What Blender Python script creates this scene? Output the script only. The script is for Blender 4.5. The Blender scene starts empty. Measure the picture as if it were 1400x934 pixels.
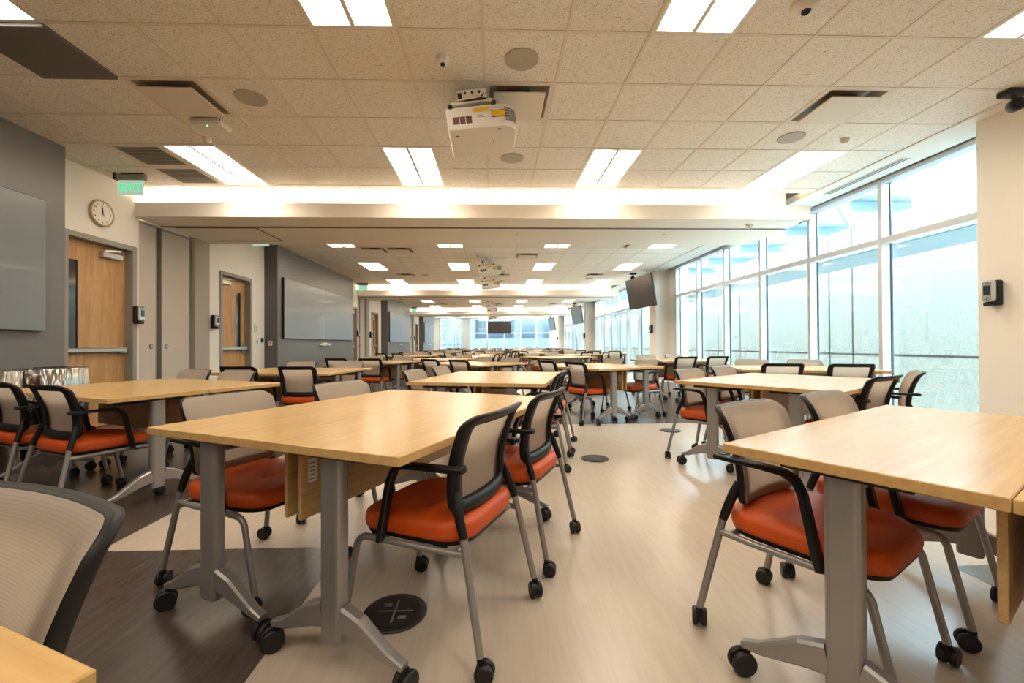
import bpy, math, random
from mathutils import Vector, Matrix
random.seed(7)
sc = bpy.context.scene
COL = sc.collection
R = math.radians

# ------------------------------------------------------------------ camera, world, exposure
CEIL = 3.32
M = 9.95                      # length of one room section (beam to beam)
F_PX, CX, YAW, PITCH, ROLL, HC = 588.0, 694.0, .032, .0075, -.005, 1.06
cam = bpy.data.cameras.new('camera')
cam.sensor_fit = 'HORIZONTAL'; cam.sensor_width = 36.0
cam.lens = F_PX / 1400 * 36
cam.shift_x = (700 - CX) / 1400
cam.clip_start = .03; cam.clip_end = 300
camo = bpy.data.objects.new('camera', cam); COL.objects.link(camo)
f0 = Vector((math.sin(YAW), math.cos(YAW), 0)); r0 = Vector((math.cos(YAW), -math.sin(YAW), 0)); u0 = Vector((0, 0, 1))
fw = f0 * math.cos(PITCH) + u0 * math.sin(PITCH); u1 = u0 * math.cos(PITCH) - f0 * math.sin(PITCH)
rt = r0 * math.cos(ROLL) + u1 * math.sin(ROLL); up = u1 * math.cos(ROLL) - r0 * math.sin(ROLL)
camo.matrix_world = Matrix(((rt.x, up.x, -fw.x, 0), (rt.y, up.y, -fw.y, 0), (rt.z, up.z, -fw.z, HC), (0, 0, 0, 1)))
sc.camera = camo
sc.view_settings.view_transform = 'Standard'; sc.view_settings.look = 'None'
sc.view_settings.gamma = 1; sc.view_settings.use_curve_mapping = False
sc.view_settings.exposure = 2.1
try:
    sc.cycles.max_bounces = 8; sc.cycles.diffuse_bounces = 4; sc.cycles.glossy_bounces = 3
    sc.cycles.transparent_max_bounces = 12; sc.cycles.transmission_bounces = 4
    sc.cycles.caustics_reflective = False; sc.cycles.caustics_refractive = False
    sc.cycles.sample_clamp_indirect = 4
except Exception: pass
SKY_STRENGTH = 8.5
LAMP = 5.0                    # ceiling lamp diffusers
COVE = 7.0                   # strip lamp in the beam coves
LAMP_COL = (1.0, .86, .70)
w = bpy.data.worlds.new('sky'); sc.world = w; w.use_nodes = True
nt = w.node_tree; nt.nodes.clear()
wo = nt.nodes.new('ShaderNodeOutputWorld'); bg = nt.nodes.new('ShaderNodeBackground')
sky = nt.nodes.new('ShaderNodeTexSky')
sky.sky_type = 'HOSEK_WILKIE'; sky.turbidity = 6.0; sky.ground_albedo = .5; sky.sun_direction = Vector((-.35, -.5, .79))
mixw = nt.nodes.new('ShaderNodeMix'); mixw.data_type = 'RGBA'; mixw.inputs[0].default_value = .8
mixw.inputs[7].default_value = (.80, .93, 1.0, 1)
nt.links.new(sky.outputs[0], mixw.inputs[6]); nt.links.new(mixw.outputs[2], bg.inputs[0])
bg.inputs[1].default_value = SKY_STRENGTH
nt.links.new(bg.outputs[0], wo.inputs[0])

# ------------------------------------------------------------------ materials
def lin(c):
    c = c / 255
    return c / 12.92 if c <= .04045 else ((c + .055) / 1.055) ** 2.4
def rgb(r, g, b): return (lin(r), lin(g), lin(b), 1)
def new_mat(name):
    m = bpy.data.materials.new(name); m.use_nodes = True
    return m, m.node_tree, m.node_tree.nodes['Principled BSDF']
def mat(name, col, rough=.5, metal=0, coat=0, spec=.5):
    m, t, b = new_mat(name)
    b.inputs['Base Color'].default_value = rgb(*col); b.inputs['Roughness'].default_value = rough
    b.inputs['Metallic'].default_value = metal; b.inputs['Coat Weight'].default_value = coat
    b.inputs['Specular IOR Level'].default_value = spec
    return m
def node(t, kind, **kw):
    n = t.nodes.new(kind)
    for k, v in kw.items(): setattr(n, k, v)
    return n
def coords(t, scale=(1, 1, 1), rand=False, kind='Object'):
    tc = node(t, 'ShaderNodeTexCoord'); mp = node(t, 'ShaderNodeMapping')
    mp.inputs['Scale'].default_value = scale
    t.links.new(tc.outputs[kind], mp.inputs[0])
    if rand:
        oi = node(t, 'ShaderNodeObjectInfo'); ml = node(t, 'ShaderNodeMath', operation='MULTIPLY'); ml.inputs[1].default_value = 40
        t.links.new(oi.outputs['Random'], ml.inputs[0]); t.links.new(ml.outputs[0], mp.inputs['Location'])
    return mp.outputs[0]
def ramp(t, fac, stops):
    r = node(t, 'ShaderNodeValToRGB'); el = r.color_ramp.elements
    el[0].position, el[0].color = stops[0]; el[1].position, el[1].color = stops[-1]
    for p, c in stops[1:-1]:
        e = el.new(p); e.color = c
    t.links.new(fac, r.inputs[0]); return r.outputs[0]
def noise(t, vec, scale, detail=4, rough=.6, dist=0):
    n = node(t, 'ShaderNodeTexNoise'); n.inputs['Scale'].default_value = scale; n.inputs['Detail'].default_value = detail
    n.inputs['Roughness'].default_value = rough; n.inputs['Distortion'].default_value = dist
    t.links.new(vec, n.inputs['Vector']); return n.outputs[0]
def bump(t, b, h, strength=.2, dist=.002):
    n = node(t, 'ShaderNodeBump'); n.inputs['Strength'].default_value = strength; n.inputs['Distance'].default_value = dist
    t.links.new(h, n.inputs['Height']); t.links.new(n.outputs[0], b.inputs['Normal'])
def grain_mat(name, stops, scale, nscale=1, rough=.4, coat=0, rand=True, bmp=.05, dist=0):
    m, t, b = new_mat(name)
    v = coords(t, scale, rand)
    n = noise(t, v, nscale, 6, .65, dist)
    t.links.new(ramp(t, n, stops), b.inputs['Base Color'])
    b.inputs['Roughness'].default_value = rough; b.inputs['Coat Weight'].default_value = coat; b.inputs['Coat Roughness'].default_value = .25
    if bmp: bump(t, b, n, bmp, .001)
    return m
MT = {}
MT['table'] = grain_mat('maple_laminate', [(.3, rgb(190, 153, 96)), (.5, rgb(202, 166, 108)), (.7, rgb(210, 176, 119))], (1.3, 26, 26), 1.6, .24)
MT['panel'] = grain_mat('oak_laminate', [(.3, rgb(176, 140, 90)), (.5, rgb(196, 160, 107)), (.7, rgb(206, 172, 120))], (1.3, 26, 26), 2.2, .45)
MT['edge'] = mat('maple_edge_band', (206, 164, 98), .45)
MT['door'] = grain_mat('oak_door', [(.3, rgb(172, 130, 82)), (.5, rgb(194, 150, 98)), (.7, rgb(208, 168, 114))], (9, 9, .8), 1.6, .4, rand=False, dist=1.2)
MT['orange'] = grain_mat('orange_upholstery', [(.3, rgb(196, 72, 4)), (.7, rgb(208, 84, 8))], (60, 6, 60), 3, .5, bmp=.1)
MT['black'] = mat('black_plastic', (17, 18, 21), .45, spec=.35)
MT['rubber'] = mat('black_rubber', (17, 17, 18), .5)
MT['steel'] = mat('silver_paint', (152, 150, 148), .38, .55)
MT['white'] = mat('white_plastic', (226, 223, 216), .4)
MT['whitew'] = mat('white_wall_paint', (240, 235, 227), .7)
MT['beam'] = mat('white_gypsum', (236, 230, 220), .75)
MT['accent'] = mat('grey_wall_paint', (114, 113, 114), .42)
MT['accentd'] = mat('dark_grey_surface', (100, 97, 95), .6)
MT['board'] = mat('grey_board_glass', (122, 128, 134), .32, coat=.2)
MT['dark'] = mat('dark_edge', (30, 29, 29), .5)
MT['frame'] = mat('door_frame_paint', (150, 146, 140), .5)
MT['part'] = grain_mat('beige_partition_fabric', [(.3, rgb(198, 190, 178)), (.7, rgb(206, 198, 186))], (30, 30, 30), 3, .8, rand=False)
MT['jamb'] = mat('beige_jamb', (176, 168, 156), .7)
MT['alu'] = mat('window_white_aluminium', (205, 212, 216), .4, .1)
MT['chrome'] = mat('stainless_steel', (160, 156, 150), .13, 1)
MT['satin'] = mat('satin_aluminium', (196, 195, 192), .3, .8)
MT['grey'] = mat('grey_grille', (176, 170, 158), .7)
MT['greyd'] = mat('dark_grille', (112, 108, 102), .7)
MT['facade'] = mat('pale_facade', (52, 62, 70), .8)
MT['pane'] = mat('blue_facade_glass', (16, 38, 56), .2)
MT['screen'] = mat('dark_screen', (58, 54, 51), .28, spec=.7)
MT['yellow'] = mat('yellow_sticker', (236, 186, 20), .5)
MT['copper'] = mat('brown_vent', (126, 84, 62), .6)
MT['lensd'] = mat('dark_lens', (22, 24, 30), .12)
MT['ink'] = mat('black_ink', (28, 26, 24), .6)
MT['brass'] = mat('champagne_rim', (190, 170, 130), .3, .8)
MT['face'] = mat('clock_face', (240, 236, 226), .5)
MT['paper'] = mat('white_label', (236, 234, 228), .6)
MT['blueink'] = mat('blue_print', (70, 70, 160), .6)
MT['greytxt'] = mat('grey_print', (150, 150, 150), .6)
MT['teal'] = mat('dispenser_window', (44, 60, 66), .15)
MT['cable'] = mat('floor_box_lid', (30, 29, 29), .45)
MT['steelext'] = mat('painted_exterior_steel', (96, 124, 138), .5)
MT['yellowbrick'] = None
# mesh fabric, slightly translucent
m, t, b = new_mat('beige_mesh_fabric'); MT['mesh'] = m
v = coords(t, (1, 1, 1)); wv = node(t, 'ShaderNodeTexWave', bands_direction='Z'); wv.inputs['Scale'].default_value = 70; wv.inputs['Distortion'].default_value = .4
t.links.new(v, wv.inputs['Vector'])
colr = ramp(t, wv.outputs[1], [(.0, rgb(206, 194, 178)), (1, rgb(216, 204, 188))])
t.links.new(colr, b.inputs['Base Color']); b.inputs['Roughness'].default_value = .75
bump(t, b, wv.outputs[1], .1, .0005)
tr = node(t, 'ShaderNodeBsdfTranslucent'); t.links.new(colr, tr.inputs[0])
mx = node(t, 'ShaderNodeMixShader'); mx.inputs[0].default_value = .55
t.links.new(b.outputs[0], mx.inputs[1]); t.links.new(tr.outputs[0], mx.inputs[2])
t.links.new(mx.outputs[0], t.nodes['Material Output'].inputs[0])
# floors
def floor_mat(name, stops, rough, sheen=.5):
    m, t, b = new_mat(name)
    v = coords(t, (1, 1, 1))
    br = node(t, 'ShaderNodeTexBrick'); br.inputs['Scale'].default_value = 1; br.inputs['Brick Width'].default_value = .46; br.inputs['Row Height'].default_value = .92
    br.inputs['Mortar Size'].default_value = .0012; br.inputs['Color1'].default_value = (.45, .45, .45, 1); br.inputs['Color2'].default_value = (.55, .55, .55, 1)
    br.inputs['Mortar'].default_value = (.3, .3, .3, 1); t.links.new(v, br.inputs['Vector'])
    n = noise(t, coords(t, (16, 1.3, 1)), 2.4, 7, .72, .15)
    a = node(t, 'ShaderNodeMix', data_type='FLOAT'); a.inputs[0].default_value = .25
    t.links.new(n, a.inputs[2]); t.links.new(br.outputs[0], a.inputs[3])
    t.links.new(ramp(t, a.outputs[0], stops), b.inputs['Base Color'])
    b.inputs['Roughness'].default_value = rough; b.inputs['Specular IOR Level'].default_value = sheen
    return m
MT['floorl'] = floor_mat('light_wood_vinyl_floor', [(.26, rgb(158, 143, 125)), (.37, rgb(185, 171, 153)), (.55, rgb(191, 178, 161)), (.75, rgb(194, 182, 166))], .27)
MT['floord'] = floor_mat('dark_wood_vinyl_floor', [(.3, rgb(60, 51, 46)), (.5, rgb(76, 66, 60)), (.7, rgb(90, 79, 72))], .27)
# ceiling tile
m, t, b = new_mat('fissured_ceiling_tile'); MT['tile'] = m
n1 = noise(t, coords(t, (1, 1, 1)), 62, 3, .6, 2.2); n2 = noise(t, coords(t, (1, 1, 1)), 3, 2)
t.links.new(ramp(t, n1, [(.35, rgb(168, 158, 144)), (.46, rgb(240, 235, 227)), (.8, rgb(244, 240, 233))]), b.inputs['Base Color'])
b.inputs['Roughness'].default_value = .95; bump(t, b, n1, .5, .004)
MT['tbar'] = mat('ceiling_grid_bar', (222, 213, 200), .6)
# exterior stucco, block, brick
m, t, b = new_mat('pale_stucco'); MT['stucco'] = m
n1 = noise(t, coords(t), 26, 5, .7); n2 = noise(t, coords(t), .7, 3)
t.links.new(ramp(t, n1, [(.35, rgb(90, 91, 85)), (.6, rgb(106, 107, 100))]), b.inputs['Base Color']); b.inputs['Roughness'].default_value = .9
bump(t, b, n1, .7, .02)
def brick(name, c1, c2, mo, bw, rh, swap=True):
    m, t, b = new_mat(name)
    br = node(t, 'ShaderNodeTexBrick'); br.inputs['Scale'].default_value = 1
    br.inputs['Brick Width'].default_value = bw; br.inputs['Row Height'].default_value = rh; br.inputs['Mortar Size'].default_value = .008
    br.inputs['Color1'].default_value = rgb(*c1); br.inputs['Color2'].default_value = rgb(*c2); br.inputs['Mortar'].default_value = rgb(*mo)
    tc = node(t, 'ShaderNodeTexCoord'); sp = node(t, 'ShaderNodeSeparateXYZ'); cb = node(t, 'ShaderNodeCombineXYZ'); ad = node(t, 'ShaderNodeMath', operation='ADD')
    t.links.new(tc.outputs['Object'], sp.inputs[0]); t.links.new(sp.outputs[0], ad.inputs[0]); t.links.new(sp.outputs[1], ad.inputs[1])
    t.links.new(ad.outputs[0], cb.inputs[0]); t.links.new(sp.outputs[2], cb.inputs[1]); t.links.new(cb.outputs[0], br.inputs['Vector'])
    t.links.new(br.outputs[0], b.inputs['Base Color']); b.inputs['Roughness'].default_value = .9
    return m
MT['yellowbrick'] = brick('yellow_brick', (180, 166, 130), (170, 154, 116), (150, 142, 126), .3, .085)
MT['block'] = brick('pale_blockwork', (118, 126, 128), (124, 131, 132), (98, 106, 110), .6, .3)
# glass: thin sheet, transparent with a fresnel reflection
def glass_mat(name, tint, refl=1.0):
    m = bpy.data.materials.new(name); m.use_nodes = True; t = m.node_tree; t.nodes.clear()
    o = node(t, 'ShaderNodeOutputMaterial'); tp = node(t, 'ShaderNodeBsdfTransparent'); gl = node(t, 'ShaderNodeBsdfGlossy'); mx = node(t, 'ShaderNodeMixShader'); fr = node(t, 'ShaderNodeFresnel')
    ge = node(t, 'ShaderNodeNewGeometry'); mr = node(t, 'ShaderNodeMapRange'); mr.inputs[3].default_value = 1.5; mr.inputs[4].default_value = 1 / 1.5
    t.links.new(ge.outputs['Backfacing'], mr.inputs[0]); t.links.new(mr.outputs[0], fr.inputs[0]); tp.inputs[0].default_value = tint; gl.inputs['Roughness'].default_value = .01
    t.links.new(fr.outputs[0], mx.inputs[0]); t.links.new(tp.outputs[0], mx.inputs[1]); t.links.new(gl.outputs[0], mx.inputs[2]); t.links.new(mx.outputs[0], o.inputs[0])
    return m
MT['glass'] = glass_mat('tinted_glass', (.90, .968, .978, 1))
MT['liteglass'] = mat('dark_door_glass', (40, 42, 44), .08, spec=.8)
def emit(name, col, s):
    m = bpy.data.materials.new(name); m.use_nodes = True; t = m.node_tree; t.nodes.clear()
    o = node(t, 'ShaderNodeOutputMaterial'); e = node(t, 'ShaderNodeEmission'); e.inputs[0].default_value = (*col, 1); e.inputs[1].default_value = s
    t.links.new(e.outputs[0], o.inputs[0]); return m
MT['lamp'] = emit('lit_diffuser', LAMP_COL, LAMP)
MT['cove'] = emit('lit_cove_strip', LAMP_COL, COVE)
MT['exitg'] = emit('lit_green_letters', (.0, .5, .12), .55)
MT['exitp'] = emit('lit_sign_panel', (.80, .95, .80), .13)
MT['led'] = emit('green_led', (.1, 1, .2), 2)
MT['ledr'] = emit('red_led', (1, .12, .02), 3)

# ------------------------------------------------------------------ mesh builder
class MB:
    def __init__(s): s.v = []; s.f = []; s.m = []; s.sm = []; s.mats = []
    def mi(s, k):
        if k not in s.mats: s.mats.append(k)
        return s.mats.index(k)
    def add(s, vs, fs, k, smooth=False):
        o = len(s.v); i = s.mi(k)
        s.v += [tuple(p) for p in vs]; s.f += [tuple(a + o for a in f) for f in fs]
        s.m += [i] * len(fs); s.sm += [smooth] * len(fs); return s
    def merge(s, other):
        o = len(s.v); s.v += other.v; s.f += [tuple(a + o for a in f) for f in other.f]
        s.m += [s.mi(other.mats[i]) for i in other.m]; s.sm += other.sm; return s
    def xf(s, mtx):
        s.v = [tuple(mtx @ Vector(p)) for p in s.v]; return s
    def box(s, x0, x1, y0, y1, z0, z1, k, b=0):
        if b <= 0:
            vs = [(x, y, z) for z in (z0, z1) for y in (y0, y1) for x in (x0, x1)]
            return s.add(vs, [(0, 2, 3, 1), (4, 5, 7, 6), (0, 1, 5, 4), (2, 6, 7, 3), (0, 4, 6, 2), (1, 3, 7, 5)], k)
        b = min(b, (x1 - x0) * .49, (y1 - y0) * .49, (z1 - z0) * .49)
        # chamfered box: 24 vertices
        vs = []; idx = {}
        for sx in (0, 1):
            for sy in (0, 1):
                for sz in (0, 1):
                    X = (x0, x1)[sx]; Y = (y0, y1)[sy]; Z = (z0, z1)[sz]; dx = (b, -b)[sx]; dy = (b, -b)[sy]; dz = (b, -b)[sz]
                    for a, p in enumerate(((X, Y + dy, Z + dz), (X + dx, Y, Z + dz), (X + dx, Y + dy, Z))):
                        idx[(sx, sy, sz, a)] = len(vs); vs.append(p)
        g = lambda *q: idx[q]
        fs = []
        for a in range(3):
            for sgn in (0, 1):
                q = []
                for (p, r) in ((0, 0), (1, 0), (1, 1), (0, 1)):
                    c = [0, 0, 0]; c[a] = sgn; c[(a + 1) % 3] = p; c[(a + 2) % 3] = r
                    q.append(g(*c, a))
                fs.append(tuple(q if sgn else q[::-1]))
        for a in range(3):
            a1, a2 = (a + 1) % 3, (a + 2) % 3
            for p in (0, 1):
                for r in (0, 1):
                    c0 = [0, 0, 0]; c0[a1] = p; c0[a2] = r; c1 = list(c0); c1[a] = 1
                    q = [g(*c0, a1), g(*c1, a1), g(*c1, a2), g(*c0, a2)]
                    fs.append(tuple(q if (p == r) == True else q[::-1])[::-1] if True else None)
        for sx in (0, 1):
            for sy in (0, 1):
                for sz in (0, 1):
                    q = [g(sx, sy, sz, 0), g(sx, sy, sz, 1), g(sx, sy, sz, 2)]
                    fs.append(tuple(q if (sx + sy + sz) % 2 else q[::-1]))
        return s.add(vs, fs, k)
    def quad(s, a, b, c, d, k): return s.add([a, b, c, d], [(0, 1, 2, 3)], k)
    def loft(s, rings, k, smooth=True, cap0=True, cap1=True, closed=True):
        n = len(rings[0]); vs = [p for r in rings for p in r]; fs = []
        for i in range(len(rings) - 1):
            for j in range(n if closed else n - 1):
                a = i * n + j; c = i * n + (j + 1) % n
                fs.append((a, c, c + n, a + n))
        s.add(vs, fs, k, smooth)
        if cap0: s.add(rings[0], [tuple(range(n))[::-1]], k)
        if cap1: s.add(rings[-1], [tuple(range(n))], k)
        return s
    def tube(s, path, r, k, n=10, smooth=True):
        path = [Vector(p) for p in path]; rs = r if isinstance(r, (list, tuple)) else [r] * len(path)
        rings = []; pu = None
        for i, p in enumerate(path):
            t = ((path[min(i + 1, len(path) - 1)] - path[max(i - 1, 0)])).normalized()
            if pu is None:
                a = Vector((0, 0, 1)) if abs(t.z) < .9 else Vector((1, 0, 0)); pu = (a - t * a.dot(t)).normalized()
            else: pu = (pu - t * pu.dot(t)).normalized()
            w_ = t.cross(pu)
            rings.append([p + (pu * math.cos(2 * math.pi * j / n) + w_ * math.sin(2 * math.pi * j / n)) * rs[i] for j in range(n)])
        return s.loft(rings, k, smooth)
    def bar(s, path, wdt, thk, side, k):      # rectangular section swept along a path; side = width direction
        path = [Vector(p) for p in path]; side = Vector(side).normalized(); rings = []
        ws = wdt if isinstance(wdt, (list, tuple)) else [wdt] * len(path)
        ts = thk if isinstance(thk, (list, tuple)) else [thk] * len(path)
        for i, p in enumerate(path):
            t = (path[min(i + 1, len(path) - 1)] - path[max(i - 1, 0)]).normalized()
            n_ = t.cross(side).normalized(); a, b_ = ws[i] / 2, ts[i] / 2; c = min(a, b_) * .35
            rings.append([p + side * x + n_ * y for x, y in ((a - c, -b_), (a, -b_ + c), (a, b_ - c), (a - c, b_), (-a + c, b_), (-a, b_ - c), (-a, -b_ + c), (-a + c, -b_))])
        return s.loft(rings, k, False)
    def cyl(s, c, ax, r, h, k, n=20, r2=None, bev=0):    # cylinder centred at c along axis ax
        c = Vector(c); ax = Vector(ax).normalized(); r2 = r if r2 is None else r2
        a = Vector((0, 0, 1)) if abs(ax.z) < .9 else Vector((1, 0, 0)); u = (a - ax * a.dot(ax)).normalized(); w_ = ax.cross(u)
        prof = [(-h / 2, r), (h / 2, r2)] if not bev else [(-h / 2, r - bev), (-h / 2 + bev, r), (h / 2 - bev, r2), (h / 2, r2 - bev)]
        rings = [[c + ax * z + (u * math.cos(2 * math.pi * j / n) + w_ * math.sin(2 * math.pi * j / n)) * q for j in range(n)] for z, q in prof]
        return s.loft(rings, k, True)
    def build(s, name, parent=None, loc=None, rot=None):
        me = bpy.data.meshes.new(name); me.from_pydata([tuple(p) for p in s.v], [], s.f)
        for k in s.mats: me.materials.append(MT[k])
        me.polygons.foreach_set('material_index', s.m); me.polygons.foreach_set('use_smooth', s.sm); me.update()
        o = bpy.data.objects.new(name, me); COL.objects.link(o)
        if parent is not None: o.parent = parent
        if loc is not None: o.location = loc
        if rot is not None: o.rotation_euler = rot
        return o
def tag(o, label=None, cat=None, group=None, kind=None):
    if label: o['label'] = label
    if cat: o['category'] = cat
    if group: o['group'] = group
    if kind: o['kind'] = kind
    return o
def empty(name, loc=(0, 0, 0), rz=0):
    o = bpy.data.objects.new(name, None); o.empty_display_size = .1; COL.objects.link(o); o.location = loc; o.rotation_euler = (0, 0, rz); return o
def struct(mb, name, parent=None):
    o = mb.build(name, parent)
    if parent is None: o['kind'] = 'structure'
    return o
def copy_tree(o, parent=None):
    c = o.copy(); COL.objects.link(c)
    if parent is not None: c.parent = parent
    for ch in list(KIDS.get(o.name, ())): KIDS.setdefault(c.name, []).append(copy_tree(ch, c))
    return c
KIDS = {}
def kid(parent, o): KIDS.setdefault(parent.name, []).append(o); return o
def text_mb(txt, size, k, depth=.002):
    cu = bpy.data.curves.new('txt', 'FONT'); cu.body = txt; cu.size = size; cu.align_x = 'CENTER'; cu.align_y = 'CENTER'; cu.extrude = depth; cu.resolution_u = 3
    o = bpy.data.objects.new('txt', cu); COL.objects.link(o)
    dg = bpy.context.evaluated_depsgraph_get(); me = o.evaluated_get(dg).to_mesh()
    mb = MB(); mb.add([tuple(v.co) for v in me.vertices], [tuple(p.vertices) for p in me.polygons], k)
    bpy.data.objects.remove(o); bpy.data.curves.remove(cu); return mb
def frame_mtx(origin, xdir, ydir):     # maps local x,y,z(=x×y) to the world
    x = Vector(xdir).normalized(); y = Vector(ydir).normalized(); z = x.cross(y)
    return Matrix(((x.x, y.x, z.x, origin[0]), (x.y, y.y, z.y, origin[1]), (x.z, y.z, z.z, origin[2]), (0, 0, 0, 1)))

# ------------------------------------------------------------------ room shell
XL, XA, XR = -5.12, -4.83, 5.43        # white wall, grey accent wall, window plane
Y0, YEND = -3.72, 36.2
BEAM = 6.30; BW = 1.66                 # beam front and depth in each section
ZB = 2.92                             # underside of beam
TX0, TY0, TS = -.068, 3.073, .6096    # ceiling grid origin, tile size
XT = 4.80                             # right edge of the tiled ceiling
mb = MB(); mb.box(-5.6, 5.9, Y0 - .2, YEND + .2, -.2, 0, 'floorl')
for k in range(-1, 4):
    o = k * M
    def patch(x0, x1, y0, y1):
        y0 = max(y0, Y0 - .2); y1 = min(y1, YEND + .2)
        if y1 > y0: mb.quad((x0, y0, .0006), (x1, y0, .0006), (x1, y1, .0006), (x0, y1, .0006), 'floord')
    patch(-5.6, -.79, o - .9, o + 2.30); patch(-5.6, -2.05, o + 2.30, o + 5.68)
    patch(2.16, 5.9, o - .9, o + 1.98); patch(-5.6, 5.9, o + 5.68, o + M - .9)
struct(mb, 'floor')
# ceiling tiles and grid
CUT = {}      # section -> set of (col,row) removed for recessed fittings
def tile_xy(c, r): return TX0 + c * TS, TY0 + r * TS
LIGHT_COLS = (-6, -2, 2, 6); LIGHT_ROWS = (-7, -2, 3)
VENTS = ((0, 1), (-5, 1), (5, 1), (-5, -5), (5, -6), (1, -4), (-4, 4 - 9))
mb = MB(); gb = MB()
for k in range(0, 4):
    oy = k * M; ya = oy + BEAM + BW - M; yb = oy + BEAM
    if k == 3: yb = YEND
    ya = max(ya, Y0)
    cut = set()
    for c in LIGHT_COLS:
        for r in LIGHT_ROWS: cut |= {(c, r), (c, r + 1)}
    if k == 3:
        cut |= {(c, r) for c in LIGHT_COLS for r in (8, 9)} if False else set()
    for c, r in VENTS: cut.add((c, r))
    cs = range(-9, 9); 
    r0_ = math.floor((ya - oy - TY0) / TS) - 1; r1_ = math.ceil((yb - oy - TY0) / TS) + 1
    for c in cs:
        for r in range(r0_, r1_):
            if (c, r) in cut: continue
            x0, y0 = tile_xy(c, r); x1, y1 = x0 + TS, y0 + TS; y0 += oy; y1 += oy
            x0 = max(x0, XL - .1); x1 = min(x1, XT); y0 = max(y0, ya); y1 = min(y1, yb)
            if x1 - x0 < .01 or y1 - y0 < .01: continue
            mb.quad((x0, y0, CEIL), (x0, y1, CEIL), (x1, y1, CEIL), (x1, y0, CEIL), 'tile')
    for c in cs:
        x = tile_xy(c, 0)[0]
        if XL < x < XT: gb.box(x - .012, x + .012, ya, yb, CEIL - .005, CEIL + .02, 'tbar')
    for r in range(r0_, r1_ + 1):
        y = tile_xy(0, r)[1] + oy
        if ya < y < yb: gb.box(XL, XT, y - .012, y + .012, CEIL - .0045, CEIL + .02, 'tbar')
gb.box(XT - .02, XT + .015, Y0, YEND, CEIL - .012, CEIL + .02, 'tbar')
ceil_o = struct(mb, 'ceiling'); struct(gb, 'trim_1')
# roof slab above, gypsum band and shade pocket by the windows
mb = MB(); mb.box(-5.7, 5.6, Y0 - .2, YEND + .3, CEIL + .2, CEIL + .35, 'beam'); struct(mb, 'trim_2')
mb = MB(); mb.box(XT + .015, XR - .16, Y0, YEND, CEIL - .01, CEIL + .1, 'beam'); mb.box(XR - .16, XR - .06, Y0, YEND, CEIL + .07, CEIL + .1, 'dark'); mb.box(XR - .06, XR + .12, Y0, YEND, CEIL - .01, CEIL + .1, 'beam')
struct(mb, 'trim_3')
# left wall: white stretches, grey accent stretches, partition pockets
mb = MB()
doors = []
for k in range(-1, 4):
    o = k * M
    # accent stretch
    a0, a1 = max(o + 9.77 - M, Y0), min(o + 5.0, YEND)
    if a1 > a0:
        mb.box(XL - .3, XA, a0, a1, 0, CEIL + .05, 'accent')
        if a0 > Y0: mb.quad((XL, a0 - .002, 0), (XA, a0 - .002, 0), (XA, a0 - .002, CEIL), (XL, a0 - .002, CEIL), 'accentd')  # return face coloured a darker grey than the long accent face
    for (w0, w1, d0, d1) in ((5.0, 6.37, 5.31, 6.27), (7.92, 9.77, 8.25, 9.21)):
        w0, w1, d0, d1 = w0 + o, w1 + o, d0 + o, d1 + o
        if w1 > YEND and w0 < YEND: mb.box(XL - .3, XL, w0, YEND + .2, 0, CEIL + .05, 'whitew')
        if w1 > YEND or w0 < Y0: continue
        mb.box(XL - .3, XL, w0, d0, 0, CEIL + .05, 'whitew'); mb.box(XL - .3, XL, d1, w1, 0, CEIL + .05, 'whitew'); mb.box(XL - .3, XL, d0, d1, 2.45, CEIL + .05, 'whitew')
        doors.append((d0, d1, k, w0 < 6.0 + o))
    if o + 6.37 > Y0 - 1 and o + 8 < YEND:
        mb.box(XL - .3, XL - .25, o + 6.37, o + 7.92, 0, ZB, 'dark'); mb.box(XL - .3, XL, o + 7.55, o + 7.92, 0, ZB + .3, 'jamb'); mb.box(XL - .3, XL - .1, o + 6.37, o + 7.92, ZB, CEIL, 'beam')
mb.box(XL - .3, XL, Y0 - .2, -3.5, 0, CEIL + .05, 'whitew')
struct(mb, 'wall_left')
mb = MB()
for k in range(-1, 4):
    o = k * M
    for y0, y1, x in ((o + 9.77 - M, o + 5.0, XA), (o + 5.0, o + 5.26, XL), (o + 9.26, o + 9.77, XL)):
        y0 = max(y0, Y0); y1 = min(y1, YEND)
        if y1 - y0 > .02: mb.box(x, x + .012, y0, y1, 0, .1, 'dark', .003)
struct(mb, 'baseboard_left')
mb = MB(); mb.box(-5.7, 5.8, Y0 - .25, Y0, 0, CEIL + .1, 'whitew'); struct(mb, 'wall_back')
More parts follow.
